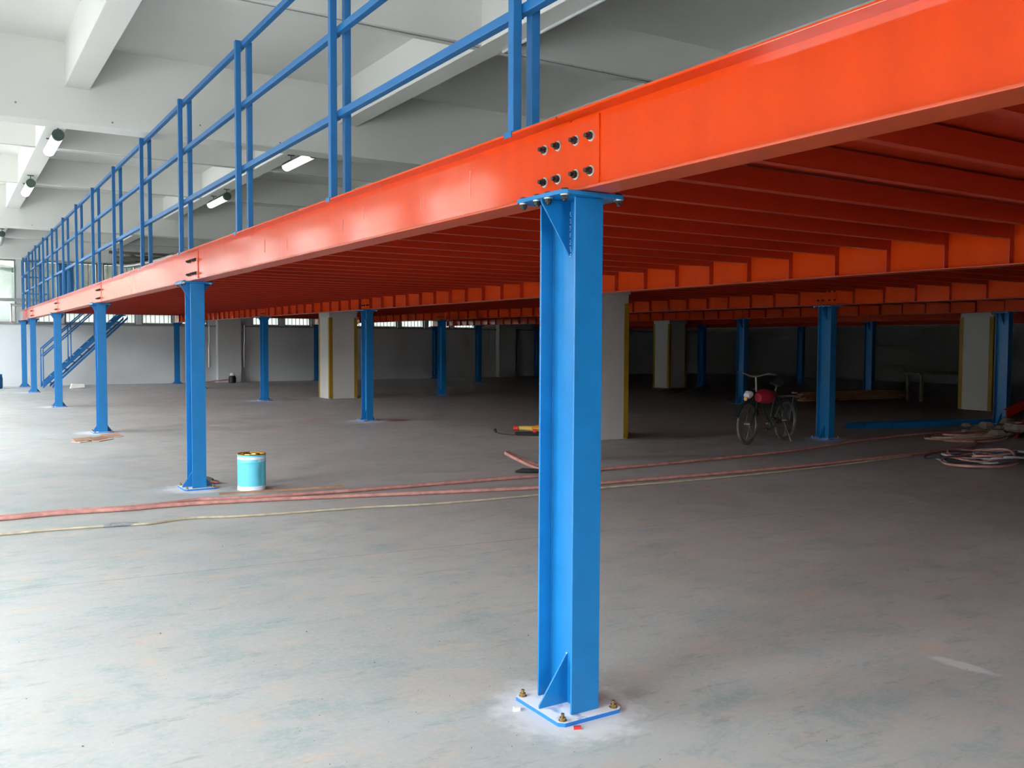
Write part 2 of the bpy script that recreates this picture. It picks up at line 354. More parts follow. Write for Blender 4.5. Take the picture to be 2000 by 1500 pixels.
struct('wall_right', MB().box(X1, X1 + 0.25, Y0 - 0.3, Y1 + 0.3, 0, ZS), 'bare', 'blank grey side wall beyond the deck', 'wall')
bw = [(-4.6, -2.55), (-2.4, -0.15)] + [(0.05 + 1.22 * i, 1.10 + 1.22 * i) for i in range(5)] + [(7.6 + 1.22 * i, 8.65 + 1.22 * i) for i in range(8)]
wb = opening_wall('wall_back', 'x', Y1, X0, X1, bw, 2.08, 4.16, 0.25, 1, 'white far wall with a band of high windows')
for i, (a, b_) in enumerate(bw):
    if i < 2: window('x', Y1, 1, a, b_, 2.08, 4.16, 2, 1, 'glass', 'clear far wall window, %s from the aisle corner' % ORD[i], portal=True)
    else: window('x', Y1, 1, a, b_, 2.08, 4.16, 1, 2, ('frosted', 'dirtyglass'), 'dusty barred far wall window, %s from the aisle corner' % ORD[i], bars=6, split=0.36)
struct('baseboard_back', MB().box(X0, X1, Y1 - 0.02, Y1 + 0.005, 0, 0.52), 'white', 'painted plinth band along the far wall', 'baseboard')
for px in (6.25, 18.2):
    obj('pilaster', MB().box(px, px + 0.85, Y1 - 0.28, Y1 + 0.01, 0, 4.2), 'white', wb, bevel=0.006)
for px in (5.98, 7.26, 17.9, 19.3):
    obj('drain_pipe', MB().tube([(px, Y1 - 0.06, 0.55), (px, Y1 - 0.06, 1.3), (px + 0.02, Y1 - 0.06, 1.5), (px + 0.02, Y1 - 0.06, 2.1)], 0.022, 8), 'pipe', wb, smooth=True)
struct('trim_1', MB().box(X0, X1, Y1 - 0.06, Y1 + 0.01, 2.03, 2.08), 'greyframe', 'grey sill along the band of far windows', 'trim')
struct('sky_block_wall', MB().box(-20.4, -20.0, -60, 70, -0.3, 4.6), 'ext', 'grey wall added out of view beyond the loading doors to block low sky', 'wall')  # unseen wall, added to keep low sky light from reaching under the deck
eb = struct('exterior_wall', MB().box(-40, 45, 34.2, 34.7, -0.3, 11.0), 'ext2', 'grey neighbouring building beyond the far windows', 'building')

# ------------------------------------------------------------------ concrete pillars
def pillar(x, y, label, wx=0.78, wy=0.80):
    t = thing('concrete_pillar', label, 'pillar', (x, y, 0), group='concrete building pillars'); t['kind'] = 'thing'
    obj('shaft', MB().box(0, wx, 0, wy, 0, 2.30), 'pillar', t, bevel=0.004)
    obj('collar', MB().box(-0.02, wx + 0.02, -0.02, wy + 0.02, 2.302, 4.0), 'pillar', t)
    for sx in (0, 1):
        for sy in (0, 1):
            L = MB(); e = 0.006; g = 0.085
            x0 = -e if not sx else wx - g; x1 = g if not sx else wx + e
            y0 = -e if not sy else wy; y1 = 0 if not sy else wy + e
            L.box(x0, x1, y0, y1, 0.01, 2.16)
            xa = -e if not sx else wx; xb = 0 if not sx else wx + e
            ya = 0 if not sy else wy - g; yb = g if not sy else wy
            L.box(xa, xb, ya, yb, 0.01, 2.16)
            obj('corner_guard', L, 'yellow', t)
    return t
pillar(6.28, 8.28, 'white concrete pillar with yellow corner guard partly hidden by the nearest blue column')
pillar(6.46, 19.98, 'white concrete pillar with yellow corner guards standing free under the deck near the far wall')
pillar(18.45, 20.1, 'white concrete pillar deep in the shade behind the bicycle')
pillar(18.15, 8.80, 'white concrete pillar beside a blue column in the shade past the hoses')

# ------------------------------------------------------------------ mezzanine steel: columns
RX = [0.0, 4.757, 9.875, 14.925, 19.95, 24.95]
CY = [0.0, 6.7046, 13.4092, 20.1138, 26.8184, 30.4]
HT = 2.131; BH = 0.0705; DH = 0.127
def hexnut(mb, c, d, r, h):
    c, d = Vector(c), Vector(d); return mb.cyl(c, c + d * h, r, 6)
def make_column():
    t = thing('steel_column', 'x', 'column'); t['kind'] = 'thing'
    P = 0.016; T = HT
    for s in (-1, 1): obj('flange', MB().box(-BH, BH, *sorted((s * DH, s * (DH - 0.010))), P, T), 'blue', t, bevel=0.0022)
    obj('web', MB().box(-0.004, 0.004, -DH + 0.010, DH - 0.010, P, T), 'blue', t)
    def plate(cx, cy, hx, hy, z0, z1):
        k = 0.022
        return MB().prism([(cx - hx + k, cy - hy), (cx + hx - k, cy - hy), (cx + hx, cy - hy + k), (cx + hx, cy + hy - k), (cx + hx - k, cy + hy), (cx - hx + k, cy + hy), (cx - hx, cy + hy - k), (cx - hx, cy - hy + k)], 'z', z0, z1)
    obj('base_plate', plate(0, 0, 0.160, 0.180, 0, P), 'plate', t)
    obj('cap_plate', plate(0, 0.01, 0.160, 0.180, T, T + 0.017), 'blue', t, bevel=0.002)
    for s in (-1, 1):
        obj('gusset', MB().prism([(s * 0.004, P), (s * 0.146, P), (s * 0.146, P + 0.012), (s * 0.008, 0.225), (s * 0.004, 0.225)], 'y', -0.004, 0.004), 'blue', t)
        obj('gusset', MB().prism([(s * 0.004, T), (s * 0.150, T), (s * 0.150, T - 0.012), (s * 0.008, 1.905), (s * 0.004, 1.905)], 'y', -0.004, 0.004), 'blue', t)
    for sx in (-1, 1):
        for sy in (-1, 1):
            m = MB(); x, y = sx * 0.130, sy * 0.150
            m.cyl((x, y, P), (x, y, P + 0.003), 0.017, 16); hexnut(m, (x, y, P + 0.003), (0, 0, 1), 0.0135, 0.011); m.cyl((x, y, P + 0.014), (x, y, P + 0.029), 0.0072, 10)
            obj('anchor_bolt', m, 'brass', t)
    for (x, y) in ((-0.135, 0.155), (-0.135, 0.05), (-0.135, -0.03), (-0.135, -0.145), (0.135, -0.145), (0.135, 0.155)):
        m = MB(); obj('bolt_head', MB().cyl((x, y, T + 0.017), (x, y, T + 0.025), 0.015, 6), 'black_steel', t)
        hexnut(m, (x, y, T - 0.004), (0, 0, -1), 0.0150, 0.014); m.cyl((x, y, T - 0.018), (x, y, T - 0.026), 0.0085, 10)
        b = obj('cap_bolt', m, 'black_steel', t); obj('washer', MB().cyl((x, y, T), (x, y, T - 0.004), 0.019, 16), 'zinc', b)
    return t
def copy_tree(o, parent=None):
    c = o.copy(); COL.objects.link(c); c.parent = parent
    for ch in o.children: copy_tree(ch, c)
    return c
ROWN = ['front row along the open aisle', 'second row under the deck', 'third row under the deck', 'fourth row under the deck', 'fifth row in the dark', 'sixth row in the dark']
proto = make_column(); first = True
KS = {0: (0, 1, 2, 3, 4, 5), 1: (0, 1, 2, 3, 4, 5), 2: (1, 2, 3, 4, 5), 3: (1, 2, 3, 4, 5), 4: (2, 3, 4, 5), 5: (2, 3, 4, 5)}
for r in KS:
    for k in KS[r]:
        c = proto if first else copy_tree(proto); first = False
        c.location = (RX[r], CY[k], 0)
        near = ', nearest of all' if (r, k) == (0, 0) else ''
        c['label'] = 'blue steel column, %s back in the %s%s' % (ORD[k], ROWN[r], near)
        c['group'] = 'blue mezzanine columns'
        if (r, k) == (0, 0):
            for i in range(26):   # bare weld blobs beside the upper gusset
                if i % 4 == 3: continue
                z = 2.085 - i * 0.0072
                m = MB().lathe([(0.0002, -0.003), (0.0026, 0), (0.0002, 0.003)], (-0.0075 + random.uniform(-.002, .002), -0.0075, z), 6)
                obj('weld_bead', m, 'weld', c)
            obj('weld_seam', MB().tube([(-0.006, 0.1145, 0.03), (-0.006, 0.1145, 1.0), (-0.006, 0.1145, 2.12)], 0.0022, 6), 'blue_rail', c)
            obj('weld_drop', MB().lathe([(0.0005, -0.005), (0.005, 0), (0.0005, 0.005)], (-0.008, -0.004, 0.228), 8), 'weld', c)

# ------------------------------------------------------------------ mezzanine steel: beams
Z0b, Z1b, FH = 2.150, 2.473, 0.078
def make_beam(y0, y1, splice, stiff):
    """an I-beam running along y; splice plate at its near end"""
    t = thing('steel_beam', 'x', 'beam'); t['kind'] = 'thing'
    g = 0.006
    obj('web', MB().box(-0.004, 0.004, y0 + g, y1 - g, Z0b + 0.011, Z1b - 0.011), 'orange', t)
    obj('top_flange', MB().box(-FH, FH, y0 + g, y1 - g, Z1b - 0.011, Z1b), 'orange', t, bevel=0.003)
    obj('bottom_flange', MB().box(-FH, FH, y0 + g, y1 - g, Z0b, Z0b + 0.011), 'orange_shaded', t, bevel=0.003)
    if splice:
        for s in (-1, 1):
            pl = obj('splice_plate', MB().box(*sorted((s * 0.0042, s * 0.0125)), y0 - 0.20, y0 + 0.245, Z0b + 0.02, Z1b - 0.02), 'orange', t, bevel=0.0015)
            for yy in (0.177, 0.077, -0.05, -0.153):
                for zz in (2.372, 2.234):
                    m = MB(); a = s * 0.0165
                    hexnut(m, (a, y0 + yy, zz), (s, 0, 0), 0.0155, 0.015); m.cyl((a + s * 0.015, y0 + yy, zz), (a + s * 0.030, y0 + yy, zz), 0.0092, 10)
                    b = obj('bolt', m, 'black_steel', pl)
    if stiff:
        pass
    return t
washer_me = None
stiff_me = MB().box(-0.060, -0.0042, -0.004, 0.004, Z0b + 0.012, Z1b - 0.012).mesh('stiffener', 'orange_joist')
JP = 0.5365; J0 = 0.825 - 8 * JP
JY = [J0 + i * JP for i in range(70) if J0 + i * JP < 30.3]
PIECES = {0: (-1, 0, 1, 2, 3, 4), 1: (0, 1, 2, 3, 4), 2: (0, 1, 2, 3, 4), 3: (0, 1, 2, 3, 4), 4: (1, 2, 3, 4), 5: (1, 2, 3, 4)}
BROW = ['deck edge over the aisle', 'second row of columns', 'third row of columns', 'fourth row of columns', 'fifth row of columns', 'sixth row of columns']
wash = MB().cyl((0, 0, 0), (-0.004, 0, 0), 0.0215, 18).mesh('washer', 'zinc')
beam_objs = {}
for r in PIECES:
    for k in PIECES[r]:
        y0 = CY[k] if k >= 0 else -14.4
        y1 = CY[k + 1] if k < 4 else 30.62
        b = make_beam(y0, y1, k >= 0 and r <= 2, False)
        b.location = (RX[r], 0, 0); beam_objs[(r, k)] = b
        if k < 0: lab = 'bright orange steel beam crossing the upper picture, in front of the nearest blue column'
        else: lab = 'orange steel beam, %s bay back along the %s' % (ORD[k], BROW[r])
        b['label'] = lab; b['group'] = 'orange mezzanine beams'
        if r == 0 and 0 <= k <= 1:
            for yy in (0.177, 0.077, -0.05, -0.153):
                for zz in (2.372, 2.234):
                    pl = [c for c in b.children if c.name.startswith('splice_plate')][0]
                    link('washer', wash, pl, (-0.0125, y0 + yy, zz))
        if r in (1, 2, 3):
            for jy in JY:
                if y0 + 0.1 < jy < y1 - 0.1: link('stiffener', stiff_me, b, (0, jy, 0))
# ------------------------------------------------------------------ deck: joists and sheets
deck = thing('mezzanine_deck', 'orange steel deck of sheets on closely set joists, seen from below', 'deck', (0, 0, 0))
def joist_mesh(L):
    zt, zb_ = Z1b - 0.012, 2.352
    # C section, opening away from the viewer: web, two flanges, lips
    m = MB()
    m.box(0.006, L - 0.006, -0.0015, 0.0015, zb_, zt); m.box(0.006, L - 0.006, -0.0015, 0.052, zb_, zb_ + 0.003); m.box(0.006, L - 0.006, -0.0015, 0.052, zt - 0.003, zt); m.box(0.006, L - 0.006, 0.049, 0.052, zb_ + 0.003, zb_ + 0.016)
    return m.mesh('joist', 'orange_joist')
YMIN = {0: -4.0, 1: 0.3, 2: 2.6, 3: 5.0, 4: 7.6}
njo = 0
for bay in range(5):
    jm = joist_mesh(RX[bay + 1] - RX[bay])
    for jy in JY:
        if bay == 0 and jy > 28.7 and jy < 30.0: continue
        if jy > YMIN[bay] and njo < 298: link('joist', jm, deck, (RX[bay], jy, 0)); njo += 1
dk = MB().box(0.01, 1 - 0.01, 0.004, 2.146 - 0.004, Z1b + 0.001, Z1b + 0.022)
for bay in range(5):
    L = RX[bay + 1] - RX[bay]
    def sheet_mesh(a, w_):
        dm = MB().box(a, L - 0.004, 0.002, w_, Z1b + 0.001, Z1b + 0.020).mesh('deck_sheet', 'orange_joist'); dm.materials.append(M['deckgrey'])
        for p_ in dm.polygons: p_.material_index = 1 if p_.normal.z > 0.5 else 0
        return dm
    a0_ = 0.012 + (0.075 if bay == 0 else 0)
    dm = sheet_mesh(a0_, 2.144)
    for i in range(21):
        y = -14.5 + i * 2.146  # row starts behind the viewer: unseen sheets added to shade the near floor
        if i == 20: link('deck_sheet', sheet_mesh(3.1 if bay == 0 else a0_, 30.6 - y), deck, (RX[bay], y, 0))
        else: link('deck_sheet', dm, deck, (RX[bay], y, 0))

# ------------------------------------------------------------------ railing along the deck edge
PT = 2.2345; PY0 = 0.375
RZ = (3.025, 3.565, 4.075); HW = 0.0225
post_f = MB().box(-HW, HW, -HW, HW, Z1b + 0.006, 4.10)
foot_me = MB().box(-0.050, 0.030, -0.032, 0.032, Z1b, Z1b + 0.006).box(-0.050, -0.045, -0.032, 0.032, Z1b - 0.020, Z1b).mesh('foot_plate', 'blue_rail')
rail_me = MB().box(-HW, HW, 0.035, PT - 0.012, -HW, HW).mesh('rail', 'blue_rail')
sleeve_me = MB().box(-0.0165, 0.0165, -0.02, 0.045, -0.0165, 0.0165).mesh('sleeve', 'blue_rail')
post_me = post_f.mesh('post', 'blue_rail')
def bev(o, wd=0.003):
    b = o.modifiers.new('edge', 'BEVEL'); b.width = wd; b.segments = 2; b.limit_method = 'ANGLE'; return o
for i in range(-1, 14):
    y = PY0 + i * PT; last = i == 13
    nm = 'nearest, running out of the picture' if i == -1 else ('farthest, at the end of the deck' if last else '%s back from the nearest blue column' % ORD[i])
    t = thing('railing_section', 'blue railing section on the deck edge, %s' % nm, 'railing', (0, y, 0), group='deck edge railing sections')
    for px, nme in ((-0.045, 'post'), (0.052, 'post')):
        bev(link('post', post_me, t, (px, 0, 0)))
    link('foot_plate', foot_me, t, (-0.033, 0, 0))
    for z in RZ:
        ra = bev(link('rail', rail_me, t, (0.0035, 0, z))) if not last else obj('rail', MB().box(-HW, HW, 0.035, 30.56 - y, -HW, HW), 'blue_rail', t, loc=(0.0035, 0, z))
        link('sleeve', sleeve_me, ra, (0, 0, -0.004))
t = thing('railing_section', 'blue railing return across the far end of the deck above the stairs', 'railing', (0, 30.56, 0), group='deck edge railing sections')
for px in (0.0, 0.55, 0.75): obj('post', MB().box(px - HW, px + HW, 0.0, 2 * HW, Z1b + 0.001, 4.10), 'blue_rail', t)
for z in RZ: obj('rail', MB().box(0.03, 0.72, 0.005, 0.04, z - HW, z + HW), 'blue_rail', t)
t = thing('railing_section', 'dark blue railing gate posts grouped near the far end of the deck', 'railing', (0.95, 29.2, Z1b + 0.021), group='deck edge railing sections')
for px in (0.0, 0.16, 0.32): obj('post', MB().box(px, px + 0.09, 0, 0.09, 0, 1.42), 'blue_rail', t)
obj('rail', MB().box(-0.05, 0.46, 0.02, 0.07, 1.42, 1.47), 'blue_rail', t)

# ------------------------------------------------------------------ stairs at the far end
st = thing('steel_stair', 'blue open steel stair climbing to the deck in front of the white far wall', 'stair', (0.42, 29.0, 0))
RUN, RISE = 2.42, 2.38; ns = 11; ang = math.atan2(RISE, RUN)
def slope_bar(x0, z0, x1, z1, h, y0, y1): return MB().prism([(x0, z0), (x1, z1), (x1, z1 + h), (x0, z0 + h)], 'y', y0, y1)
for yy in (0.0, 0.82):
    obj('stringer', slope_bar(0, 0.0, RUN, RISE, 0.15, yy, yy + 0.012), 'blue_rail', st)
    obj('stringer', slope_bar(0.26, 0.0, RUN + 0.1, RISE - 0.16, 0.09, yy + 0.02, yy + 0.03), 'blue_rail', st)
for i in range(ns):
    x = RUN * (i + 0.6) / ns; z = RISE * (i + 0.75) / ns
    obj('tread', MB().box(x - 0.11, x + 0.13, 0.014, 0.818, z, z + 0.03), 'blue_rail', st)
for yy in (0.0, 0.80):
    for hz in (0.88, 1.12): obj('handrail', MB().tube([(0.0, yy + 0.02, hz + 0.12), (RUN, yy + 0.02, hz + RISE + 0.05)], 0.022, 8), 'blue_rail', st, smooth=True)
    for q in (0.0, 0.33, 0.66, 0.97): obj('post', MB().cyl((RUN * q + 0.01, yy + 0.02, RISE * q + 0.02), (RUN * q + 0.01, yy + 0.02, RISE * q + 1.22), 0.02, 8), 'blue_rail', st)

# ------------------------------------------------------------------ fluorescent fittings under the ceiling beams
def lamp(x, y, label, lit=True, tilt=0.0, L=1.36):
    t = thing('ceiling_light', label, 'light', (x, y, ZB - 0.15), (tilt, 0, 0), 'tube lights under the ceiling beams')
    n = 10
    def half(r, a0, a1, y0, y1):
        m = MB(); pts = [(r * math.cos(a0 + (a1 - a0) * i / n), r * math.sin(a0 + (a1 - a0) * i / n)) for i in range(n + 1)]
        return m.prism(pts, 'y', y0, y1)
    obj('tray', half(0.078, 0.10, math.pi - 0.10, 0.03, L - 0.03), 'darkgreen', t)
    obj('lens', half(0.078, -math.pi - 0.05, 0.05, 0.08, L - 0.02), 'tube' if lit else 'tube_off', t, smooth=True)
    obj('lens_seam', MB().box(-0.004, 0.004, 0.11, L - 0.05, -0.081, -0.076), 'pipe', t)
    obj('end_cap', MB().cyl((0, 0.0, 0.0), (0, 0.08, 0.0), 0.080, 16), 'darkgreen', t, smooth=True)
    obj('end_cap', MB().cyl((0, L - 0.02, 0.0), (0, L + 0.02, 0.0), 0.078, 16), 'darkgreen', t, smooth=True)
    for yy in (0.06, L - 0.25):
        h = obj('hanger', MB().cyl((0, yy, 0.06), (0, yy, 0.14), 0.008, 8), 'darkgreen', t)
        obj('bracket', MB().box(-0.055, 0.055, yy - 0.02, yy + 0.02, 0.138, 0.150), 'darkgreen', h)
    return t
lamp(-0.79, 11.30, 'lit tube light with green end caps under the aisle ceiling beam, nearest on the left')
lamp(-0.79, 16.0, 'lit tube light farther along the same aisle ceiling beam')
lamp(-0.79, 25.6, 'broken unlit tube light hanging askew over the far end of the aisle', lit=False, tilt=-0.10)
lamp(2.67, 10.5, 'brightly lit tube light above the deck railing, nearer of two')
lamp(2.67, 15.55, 'lit tube light above the deck railing, farther of two')

# ------------------------------------------------------------------ things by the far wall
t = thing('wall_pipe', 'silver pipe running low across the far windows with a drop at one end', 'pipe', (0, 30.78, 0))
obj('run', MB().cyl((-0.33, 0, 2.66), (1.6, 0, 2.66), 0.038, 14), 'pipe', t, smooth=True)
obj('run', MB().box(-0.9, 1.6, -0.01, 0.03, 2.78, 2.88), 'greyframe', t)
obj('drop', MB().cyl((-0.33, 0, 2.66), (-0.33, 0, 2.14), 0.036, 14), 'pipe', t, smooth=True)
obj('elbow', MB().lathe([(0.02, -0.045), (0.045, -0.02), (0.045, 0.02), (0.02, 0.045)], (-0.33, 0, 2.66), 14), 'pipe', t, smooth=True)
obj('flange', MB().cyl((-0.33, 0, 2.10), (-0.33, 0, 2.14), 0.055, 14), 'hose', t)
def sheet(name, label, x0, x1, z0, z1, y):
    nx, nz = 26, 22; v = []; f = []
    for j in range(nz + 1):
        for i in range(nx + 1):
            a, b_ = i / nx, j / nz
            wv = 0.03 * math.sin(9 * a + 4 * b_) + 0.02 * math.sin(23 * a - 13 * b_) + 0.012 * random.uniform(-1, 1)
            v.append((x0 + (x1 - x0) * a, y + wv, z0 + (z1 - z0) * b_ - 0.10 * (1 - b_) * 0 - (0.25 * a * a if b_ > 0.9 else 0)))
    for j in range(nz):
        for i in range(nx): q = j * (nx + 1) + i; f.append((q, q + 1, q + nx + 2, q + nx + 1))
    m = MB(); m.add(v, f); o = obj(name, m, 'plastic', None, smooth=True)
    so = o.modifiers.new('film', 'SOLIDIFY'); so.thickness = 0.002
    return tag(o, label, 'sheet')
sheet('plastic_sheet', 'crumpled clear plastic sheeting hung over the far corner window', -2.5, -0.22, 2.12, 4.15, 30.93)
# ducts under the ceiling above the deck
t = thing('ceiling_duct', 'grey ducts and bent pipes slung under the ceiling at the far end', 'duct', (0, 0, 0))
obj('duct_run', MB().tube([(2.5, 28.2, 4.05), (4.2, 28.0, 4.12), (6.5, 27.9, 4.12), (9.5, 27.8, 4.1)], 0.14, 12), 'greyduct', t, smooth=True)
obj('bent_pipe', MB().tube(smooth_path([(2.55, 28.6, 4.25), (2.4, 28.2, 4.0), (2.7, 27.6, 3.85), (3.3, 26.6, 3.95), (3.7, 25.6, 4.1)]), 0.06, 10), 'pipe', t, smooth=True)
obj('bent_pipe', MB().tube(smooth_path([(2.9, 28.9, 4.3), (3.1, 28.4, 4.2), (3.2, 27.8, 3.9), (4.2, 27.6, 3.9), (6.0, 27.6, 3.9)]), 0.05, 10), 'greyduct', t, smooth=True)
obj('hanger_bar', MB().box(2.3, 9.6, 28.3, 28.4, 4.28, 4.36), 'greyduct', t)
# small pump with red pipe at the pilaster foot
t = thing('water_pump', 'small dark pump with white cap and red pipe at the far wall pilaster', 'pump', (6.65, 30.3, 0))
obj('body', MB().lathe([(0.10, 0), (0.13, 0.03), (0.13, 0.2), (0.09, 0.26)], n=14), 'black_steel', t, smooth=True)
obj('cap', MB().lathe([(0.075, 0.262), (0.09, 0.30), (0.06, 0.36)], n=14), 'whitechip', t, smooth=True)
obj('outlet_pipe', MB().tube([(-0.13, 0, 0.12), (-0.6, -0.05, 0.08), (-1.3, -0.1, 0.03)], 0.025, 8), 'hose', t, smooth=True)
t = thing('blue_drum', 'blue plastic drum at the foot of the far wall, on the picture edge', 'drum', (-0.92, 29.6, 0))
obj('shell', MB().lathe([(0.24, 0), (0.26, 0.04), (0.26, 0.28), (0.265, 0.30), (0.26, 0.32), (0.24, 0.42)], n=20), 'blue_rail', t, smooth=True)
obj('lid', MB().lathe([(0.25, 0.421), (0.25, 0.45), (0.10, 0.455)], n=20), 'blue', t, smooth=True)
t = thing('plaster_block', 'pale broken plaster block on the floor by the stair foot', 'block', (1.15, 28.6, 0))
obj('slab', MB().prism([(0, 0), (0.42, 0.03), (0.40, 0.13), (0.05, 0.15)], 'y', 0, 0.22), 'whitechip', t)

# ------------------------------------------------------------------ hoses and cord across the floor
def lay(pts, z): return smooth_path([(x, y, z) for x, y in pts], 6)
UP = [(-3.6, 5.95), (-2.6, 5.86), (-1.85, 5.80), (-1.36, 5.83), (-0.85, 5.75), (-0.46, 5.78), (-0.19, 5.84), (0.12, 5.76), (0.54, 5.68), (0.89, 5.65), (1.35, 5.6), (1.92, 5.58), (2.9, 5.54), (3.5, 5.51), (4.46, 5.57), (5.65, 5.58), (7.32, 5.66), (8.33, 5.77), (9.63, 6.03), (10.98, 6.23), (12.2, 6.25), (13.4, 5.9)]
LO = [(-3.6, 5.88), (-2.6, 5.80), (-1.85, 5.735), (-1.37, 5.75), (-0.86, 5.67), (-0.51, 5.67), (-0.08, 5.62), (0.56, 5.47), (1.22, 5.28), (2.02, 5.06), (3.03, 4.81), (3.81, 4.72), (5.11, 4.62), (6.49, 4.55), (7.73, 4.56), (9.16, 4.6), (10.74, 4.77), (11.6, 5.2)]
CO = [(-3.6, 5.25), (-2.6, 5.12), (-1.88, 5.06), (-1.52, 5.05), (-1.01, 4.97), (-0.8, 4.92), (-0.45, 4.99), (0.03, 4.84), (0.99, 4.71), (1.69, 4.54), (2.8, 4.46), (3.64, 4.5), (4.89, 4.40), (6.32, 4.38), (7.6, 4.44), (9.0, 4.55)]
tag(obj('rubber_hose', MB().tube(lay(UP, 0.020), 0.019, 10), 'hose', None, True), 'dusty red hose on the floor, the one farther from the viewer', 'hose', 'red hoses on the floor')
tag(obj('rubber_hose', MB().tube(lay(LO, 0.020), 0.019, 10), 'hose', None, True), 'dusty red hose on the floor, the nearer of the long pair', 'hose', 'red hoses on the floor')
t = thing('extension_lead', 'thin tan cord with a grey taped splice lying nearest the viewer', 'cord', (0, 0, 0))
obj('cable', MB().tube(lay(CO, 0.012), 0.011, 8), 'cord', t, True)
obj('tape_splice', MB().tube([(-1.14, 4.985, 0.014), (-1.06, 4.98, 0.017), (-0.97, 4.962, 0.018), (-0.88, 4.94, 0.014)], [0.012, 0.019, 0.017, 0.013], 10), 'tape', t, True)
tag(obj('wooden_stick', MB().prism([(-0.60, -0.012), (0.62, -0.004), (0.62, 0.010), (-0.60, 0.014)], 'z', 0.042, 0.062), 'wood', None, False, (0.62, 5.80, 0), (0, 0, -0.13)), 'thin brown wooden stick resting on the red hose by the aqua tin', 'stick')
# folded end of a third hose, with a black nozzle
t = thing('hose_loop', 'folded pink hose end with a black nozzle behind the nearest column', 'hose', (0, 0, 0))
obj('loop', MB().tube(smooth_path([(3.95, 5.72, 0.03), (3.72, 5.86, 0.05), (3.55, 6.05, 0.15), (3.50, 6.20, 0.20), (3.58, 6.24, 0.19), (3.75, 6.10, 0.10), (3.92, 5.95, 0.045), (4.2, 5.80, 0.035)], 6), 0.021, 10), 'hose', t, True)
obj('nozzle', MB().tube([(3.75, 5.75, 0.02), (3.66, 5.79, 0.03), (3.52, 5.86, 0.035), (3.44, 5.90, 0.022)], [0.014, 0.026, 0.03, 0.012], 10), 'rubber', t, True)

# ------------------------------------------------------------------ aqua tin
t = thing('paint_tin', 'dented aqua blue paint tin with white bands and gold rim on the floor', 'tin', (0.47, 6.33, 0))
R_ = 0.143
def tin_shell():
    m = MB(); n = 48; prof = [(R_, 0.045), (R_, 0.10), (R_, 0.16), (R_, 0.20), (R_, 0.24), (R_, 0.283), (R_ + 0.004, 0.290), (R_, 0.297), (R_, 0.325)]
    m.lathe(prof, (0, 0, 0), n, (False, False)); ca = math.radians(-57)
    out = []
    for x, y, z in m.v:
        a = math.atan2(y, x); da = (a - ca + math.pi) % (2 * math.pi) - math.pi
        d = 0.020 * math.exp(-(da / 0.30) ** 2) * math.exp(-((z - 0.17) / 0.075) ** 2)
        q = 1 - d / R_; out.append((x * q, y * q, z))
    m.v = out; return m
obj('body', tin_shell(), 'aqua', t, True)
obj('bottom_band', MB().lathe([(R_ - 0.001, 0.0), (R_ + 0.002, 0.003), (R_ + 0.0005, 0.008), (R_ + 0.0005, 0.046)], n=48, cap=(True, False)), 'tinwhite', t, True)
obj('top_band', MB().lathe([(R_ + 0.0006, 0.322), (R_ + 0.0006, 0.348)], n=48, cap=(False, False)), 'tinwhite', t, True)
obj('collar', MB().lathe([(R_, 0.347), (R_, 0.368)], n=48, cap=(False, False)), 'aqua', t, True)
obj('rim', MB().lathe([(R_, 0.366), (R_ + 0.004, 0.371), (R_, 0.377), (R_ - 0.006, 0.373), (R_ - 0.007, 0.34)], n=48, cap=(False, False)), 'gold', t, True)
obj('lid_remnant', MB().lathe([(R_ - 0.006, 0.345), (0.09, 0.350), (0.085, 0.372), (0.06, 0.366), (0.055, 0.34)], (0, 0, 0), 40, (False, True)), 'gold', t, True)
for i in range(6):
    a = math.radians(-78 + i * 8.5)
    m = MB().box(-0.007, 0.007, -0.0008, 0.0008, -0.008, 0.008) if i % 2 else MB().box(-0.007, 0.007, -0.0008, 0.0008, -0.008, -0.003).box(-0.002, 0.003, -0.0008, 0.0008, -0.003, 0.008)
    obj('printed_mark', m, 'tinwhite', t, loc=((R_ + 0.0012) * math.cos(a), (R_ + 0.0012) * math.sin(a), 0.308), rot=(0, 0, a + math.pi / 2))

# ------------------------------------------------------------------ power tool with its cable
t = thing('power_tool', 'orange and black hand power tool lying on the floor with a black cable', 'tool', (6.05, 9.5, 0), (0, 0, -0.6))
obj('motor_housing', MB().tube([(-0.02, 0, 0.10), (0.10, 0, 0.11), (0.24, 0, 0.10), (0.30, 0, 0.09)], [0.050, 0.062, 0.058, 0.035], 14), 'amber', t, True)
obj('gear_head', MB().tube([(-0.24, 0.02, 0.11), (-0.12, 0.01, 0.11), (-0.01, 0, 0.105)], [0.038, 0.042, 0.045], 12), 'toolyellow', t, True)
obj('front_collar', MB().tube([(-0.33, 0.02, 0.10), (-0.25, 0.02, 0.11)], [0.04, 0.055], 12), 'toolred', t, True)
obj('collar_ring', MB().tube([(0.00, 0, 0.07), (0.055, 0, 0.07)], [0.062, 0.066], 14), 'toolred', t, True)
obj('handle', MB().tube(smooth_path([(0.28, 0, 0.09), (0.42, 0.01, 0.10), (0.52, 0.02, 0.05), (0.40, 0.03, 0.035), (0.20, 0.02, 0.04)]), 0.035, 10), 'rubber', t, True)
obj('base_shoe', MB().box(-0.30, 0.32, -0.06, 0.06, 0.0, 0.045), 'rubber', t, bevel=0.01)
obj('cable', MB().tube(smooth_path([(0.45, 0.0, 0.02), (0.2, -0.16, 0.009), (-0.2, -0.14, 0.009), (-0.52, 0.06, 0.009), (-0.62, 0.15, 0.03)]), 0.008, 8), 'rubber', t, True)
obj('plug', MB().tube([(-0.62, 0.15, 0.03), (-0.65, 0.18, 0.07)], [0.02, 0.028], 8), 'rubber', t, True)

